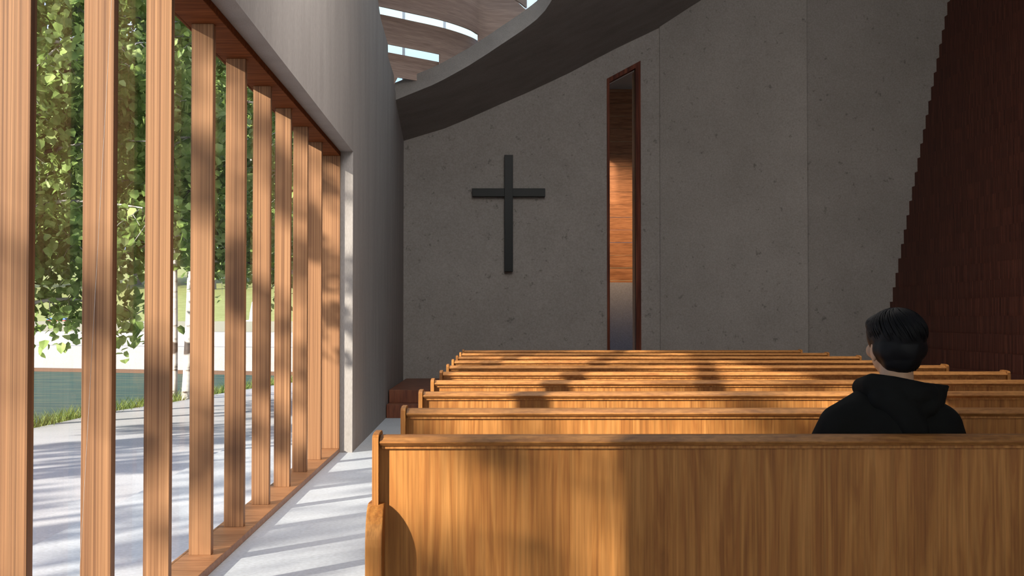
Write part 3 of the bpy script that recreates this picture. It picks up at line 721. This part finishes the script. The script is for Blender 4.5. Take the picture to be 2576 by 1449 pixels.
tag(obj('pond', bm, M['water']), 'green-blue pond water beyond the gravel', 'pond', kind='stuff')

# far garden walls, slightly skewed in plan
def far_wall(name, mat, off, z0, z1, th, label):
    bm = BM(); a = Vector((-22, 40.0 + off)); b = Vector((6, 29.3 + off)); n_ = Vector((0.36, 0.93)) * th
    add_prism(bm, [tuple(a), tuple(b), tuple(b + n_), tuple(a + n_)], 'z', z0, z1)
    return tag(obj(name, bm, mat), label, 'garden wall')
far_wall('stone_kerb', M['coping'], -0.25, -0.5, -0.16, 0.20, 'brown stone kerb along the far side of the pond')
far_wall('retaining_wall', M['white_wall'], 0, -0.4, 0.45, 0.9, 'lower white retaining wall standing above the pond')
far_wall('retaining_wall', M['white_wall'], 0.9, 0.3, 0.83, 0.9, 'upper white retaining wall set back over the lower one')
far_wall('boundary_wall', M['grey_wall'], 1.9, 0.3, 1.12, 0.4, 'grey-green boundary wall on top of the white terraces')
bm = BM()
g = [(-90, 38), (-20, 42.6), (12, 30.5), (60, 30.5), (60, 160), (-90, 160)]
zz = [1.0, 1.0, 1.0, 1.0, 9.5, 9.5]
vs_ = [bm.verts.new((x, y, z)) for (x, y), z in zip(g, zz)]; bm.faces.new(vs_)
tag(obj('meadow', bm, M['field']), 'yellow-green meadow rising behind the pond walls', kind='structure')
t = empty('flower_trough', (-13.55, 40.85, 1.12), -0.366); tag(t, 'long low blue trough with red base on the far boundary wall', 'planter')
bm = BM(); add_box(bm, -0.36, 0.36, -0.12, 0.12, 0.03, 0.10); obj('trough', bm, M['blue'], t, bevel=0.01)
bm = BM(); add_box(bm, -0.33, 0.33, -0.125, 0.12, 0.0, 0.03); obj('base', bm, M['redpaint'], t)
t = empty('garden_urn', (-6.95, 37.8, 0.0)); tag(t, 'slim white garden ornament on a round plinth on the far wall', 'ornament')
bm = BM(); add_tube(bm, [(0, 0, 0.8), (0, 0, 1.08)], [0.26, 0.26], 20); obj('plinth', bm, M['white_wall'], t, smooth=False)
bm = BM(); add_tube(bm, [(0, 0, 1.08), (0, 0, 1.10), (0, 0, 1.14), (0, 0, 1.16)], [0.27, 0.30, 0.28, 0.12], 20); obj('dish', bm, M['white'], t)
bm = BM(); add_tube(bm, [(0, 0, 1.14), (0, 0, 1.4), (0, 0, 1.66), (0, 0, 1.72)], [0.14, 0.11, 0.06, 0.02], 16); obj('spire', bm, M['white'], t, smooth=True)

# grass at the shore: nobody could count it
def blades(name, centers, label, per=1, h=(0.10, 0.28), seed=3):
    rr = random.Random(seed); verts, faces = [], []
    for (x, y, z, spread) in centers:
        for _ in range(per):
            px, py = x + rr.gauss(0, spread), y + rr.gauss(0, spread)
            a = rr.uniform(0, 2 * PI); hh = rr.uniform(*h); w = rr.uniform(0.004, 0.008)
            lx, ly = math.cos(a), math.sin(a); b = rr.uniform(0, 2 * PI); bx, by = math.cos(b) * hh * 0.45, math.sin(b) * hh * 0.45
            i = len(verts)
            verts += [(px - lx * w, py - ly * w, z), (px + lx * w, py + ly * w, z), (px + lx * w * .7 + bx * .35, py + ly * w * .7 + by * .35, z + hh * .6), (px - lx * w * .7 + bx * .35, py - ly * w * .7 + by * .35, z + hh * .6), (px + bx, py + by, z + hh)]
            faces += [(i, i + 1, i + 2, i + 3), (i + 3, i + 2, i + 4)]
    me = D.meshes.new(name); me.from_pydata(verts, [], faces); me.materials.append(M['grass'])
    o = D.objects.new(name, me); C.objects.link(o)
    return tag(o, label, 'grass', kind='stuff')
cs = []
for (a, b), (c, d_) in zip(shore[3:], shore[4:]):
    n_ = int(math.hypot(c - a, d_ - b) / 0.02)
    for k in range(n_):
        t_ = k / n_; cs.append((lerp(a, c, t_) - 0.16, lerp(b, d_, t_), -0.14, 0.10))
blades('grass', cs, 'green grass tufts along the pond edge', per=7)

# trees -------------------------------------------------------------
def leaf_mesh(name, pts, size, rr, mat, parent, droop=0.35):
    verts, faces = [], []
    shape = [(0, 0, 0), (-0.46, 0.22, 0.10), (-0.36, 0.66, 0.06), (0, 1.0, -0.06), (0.36, 0.66, 0.06), (0.46, 0.22, 0.10)]
    for p in pts:
        s = size * rr.uniform(0.6, 1.25)
        yaw = rr.uniform(0, 2 * PI); pitch = rr.gauss(-droop * 1.4, 0.6); roll = rr.gauss(0, 0.6)
        cy_, sy_ = math.cos(yaw), math.sin(yaw); cp, sp = math.cos(pitch), math.sin(pitch); cr_, sr = math.cos(roll), math.sin(roll)
        i = len(verts)
        for x, y, z in shape:
            x, z = x * cr_ + z * sr, -x * sr + z * cr_
            y, z = y * cp - z * sp, y * sp + z * cp
            x, y = x * cy_ - y * sy_, x * sy_ + y * cy_
            verts.append((p[0] + x * s, p[1] + y * s, p[2] + z * s))
        faces += [(i, i + 1, i + 2, i + 3), (i, i + 3, i + 4, i + 5)]
    me = D.meshes.new(name); me.from_pydata(verts, [], faces); me.materials.append(mat)
    o = D.objects.new(name, me); C.objects.link(o); o.parent = parent
    return o
def tree(name, base, height, trunk_r, crown_r, crown_z0, n_br, leaves, size, seed, label, cat='tree', mat='leaf', bark='birch', lean=(0, 0), shape_pow=1.0, sub=5, squash=1.0, group=None, spread=0.16, droop=0.35, hang=0.25):
    rr = random.Random(seed)
    root = empty(name, base); tag(root, label, cat, group)
    bm = BM(); n_ = 14; tp = []
    for i in range(n_ + 1):
        t_ = i / n_
        tp.append(Vector((lean[0] * t_ + 0.05 * math.sin(t_ * 7 + seed) * height * 0.05, lean[1] * t_ + 0.05 * math.cos(t_ * 5 + seed) * height * 0.05, height * t_ - 0.25)))
    tp[0].x, tp[0].y = 0, 0
    add_tube(bm, tp, [trunk_r * (1.0 - 0.78 * (i / n_)) * (1.25 if i == 0 else 1) for i in range(n_ + 1)], 12)
    obj('trunk', bm, M[bark], root, smooth=True)
    def trunk_at(z):
        t_ = min(max(z / height, 0), 0.999) * n_; i = int(t_); return tp[i].lerp(tp[i + 1], t_ - i)
    bm = BM(); anchors = []
    for b in range(n_br):
        z = lerp(crown_z0, height * 0.97, (b + rr.random()) / n_br)
        frac = (z - crown_z0) / (height - crown_z0)
        R = crown_r * max(0.25, math.sin(PI * min(1, 0.22 + frac * 0.75)) ** shape_pow) * rr.uniform(0.75, 1.15)
        a = b * 2.399 + rr.uniform(-.4, .4)
        p = trunk_at(z).copy(); dirv = Vector((math.cos(a), math.sin(a) * squash, rr.uniform(0.15, 0.6))).normalized()
        pts = [p.copy()]; segs = 7
        for s in range(segs):
            dirv = (dirv + Vector((rr.uniform(-.18, .18), rr.uniform(-.18, .18), rr.uniform(-.2, .08)))).normalized()
            p = p + dirv * R / segs; pts.append(p.copy())
        r0 = trunk_r * 0.33
        add_tube(bm, pts, [r0 * (1 - 0.85 * k / segs) for k in range(segs + 1)], 6)
        for s in range(1, segs + 1):
            for q in range(sub):
                d2 = Vector((rr.gauss(0, 1), rr.gauss(0, 1), rr.gauss(-hang, 0.5))).normalized(); L_ = R * rr.uniform(0.12, 0.34)
                e1 = pts[s] + d2 * L_ * 0.5; e2 = e1 + (d2 + Vector((0, 0, -0.35))).normalized() * L_ * 0.5
                if q < 2: add_tube(bm, [pts[s], e1, e2], [r0 * 0.28, r0 * 0.18, r0 * 0.06], 4, cap=False)
                anchors.append((pts[s], e1, e2))
    obj('branches', bm, M['birch'] if bark == 'birch' else M['branch'], root, smooth=True)
    lp = []
    for _ in range(leaves):
        a0, a1, a2 = anchors[rr.randrange(len(anchors))]; t_ = rr.random() ** 0.7
        q = (a0.lerp(a1, t_ * 2) if t_ < 0.5 else a1.lerp(a2, t_ * 2 - 1))
        lp.append((q.x + rr.gauss(0, spread), q.y + rr.gauss(0, spread), q.z + rr.gauss(0, spread)))
    leaf_mesh('foliage', lp, size, rr, M[mat], root, droop)
    return root
tree('birch_tree', (-5.45, 14.9, 0), 7.4, 0.085, 2.1, 1.5, 30, 15000, 0.115, 11, 'near birch at the pond edge, drooping leaves seen left of the second fin', hang=0.6)
tree('birch_tree', (-4.68, 19.95, 0), 8.0, 0.075, 2.3, 2.2, 30, 13000, 0.12, 12, 'birch with the thicker white trunk between the third and fourth fins', lean=(0.15, 0))
tree('birch_tree', (-4.93, 20.15, 0), 7.8, 0.05, 2.0, 2.4, 18, 5000, 0.12, 13, 'birch with the slimmer trunk right behind the third fin')
tree('birch_tree', (-5.22, 16.9, 0), 7.8, 0.08, 2.3, 2.0, 28, 12000, 0.115, 14, 'birch whose trunk hides behind the second fin, filling the gap beside it')
tree('birch_tree', (-4.5, 25.6, 0), 8.0, 0.09, 1.9, 2.4, 24, 9000, 0.14, 15, 'birch farther along the shore, leaves seen between the fourth and sixth fins')
tree('birch_tree', (-5.3, 8.9, 0), 6.6, 0.07, 2.5, 2.5, 14, 1900, 0.135, 41, 'nearest birch outside, its large leaves hanging at the top left', hang=0.5, sub=3, spread=0.14)
# row of trees up-sun, left behind the camera: their shade dapples the fins, the floor and the pews
for i, (x, y, h, r, s, nl) in enumerate([(-8.2, -4.6, 7.8, 2.1, 21, 700), (-8.9, -1.4, 8.2, 2.2, 22, 1300), (-8.3, 1.9, 7.8, 2.1, 23, 1700), (-9.0, 5.2, 8.0, 2.1, 24, 1700), (-8.0, 8.6, 7.6, 2.0, 25, 2000)]):
    tree('birch_tree', (x, y, 0), h, 0.08, r, 2.3, 11, nl, 0.15, s, 'birch standing in the yard left of the camera, casting dappled shade', group='birches outside left of the view', spread=0.09, sub=1)
# beyond the pond
for i, (x, y, h, r, s, l) in enumerate([(-24, 60, 12, 5.0, 31, 'leftmost dark green tree on the meadow behind the pond'), (-18.0, 66, 12.5, 5, 32, 'second dark green tree on the meadow from the left'),
                                     (-13.2, 61, 11, 4.2, 33, 'dark green meadow tree seen behind the fourth fin'), (-10.5, 68, 10.5, 3.6, 34, 'rightmost dark green tree on the meadow')]):
    tree('meadow_tree', (x, y, 2.3), h, 0.22, r, 3.2, 30, 7000, 0.42, s, l, mat='leaf_far', bark='branch', spread=0.5, group='trees on the meadow')
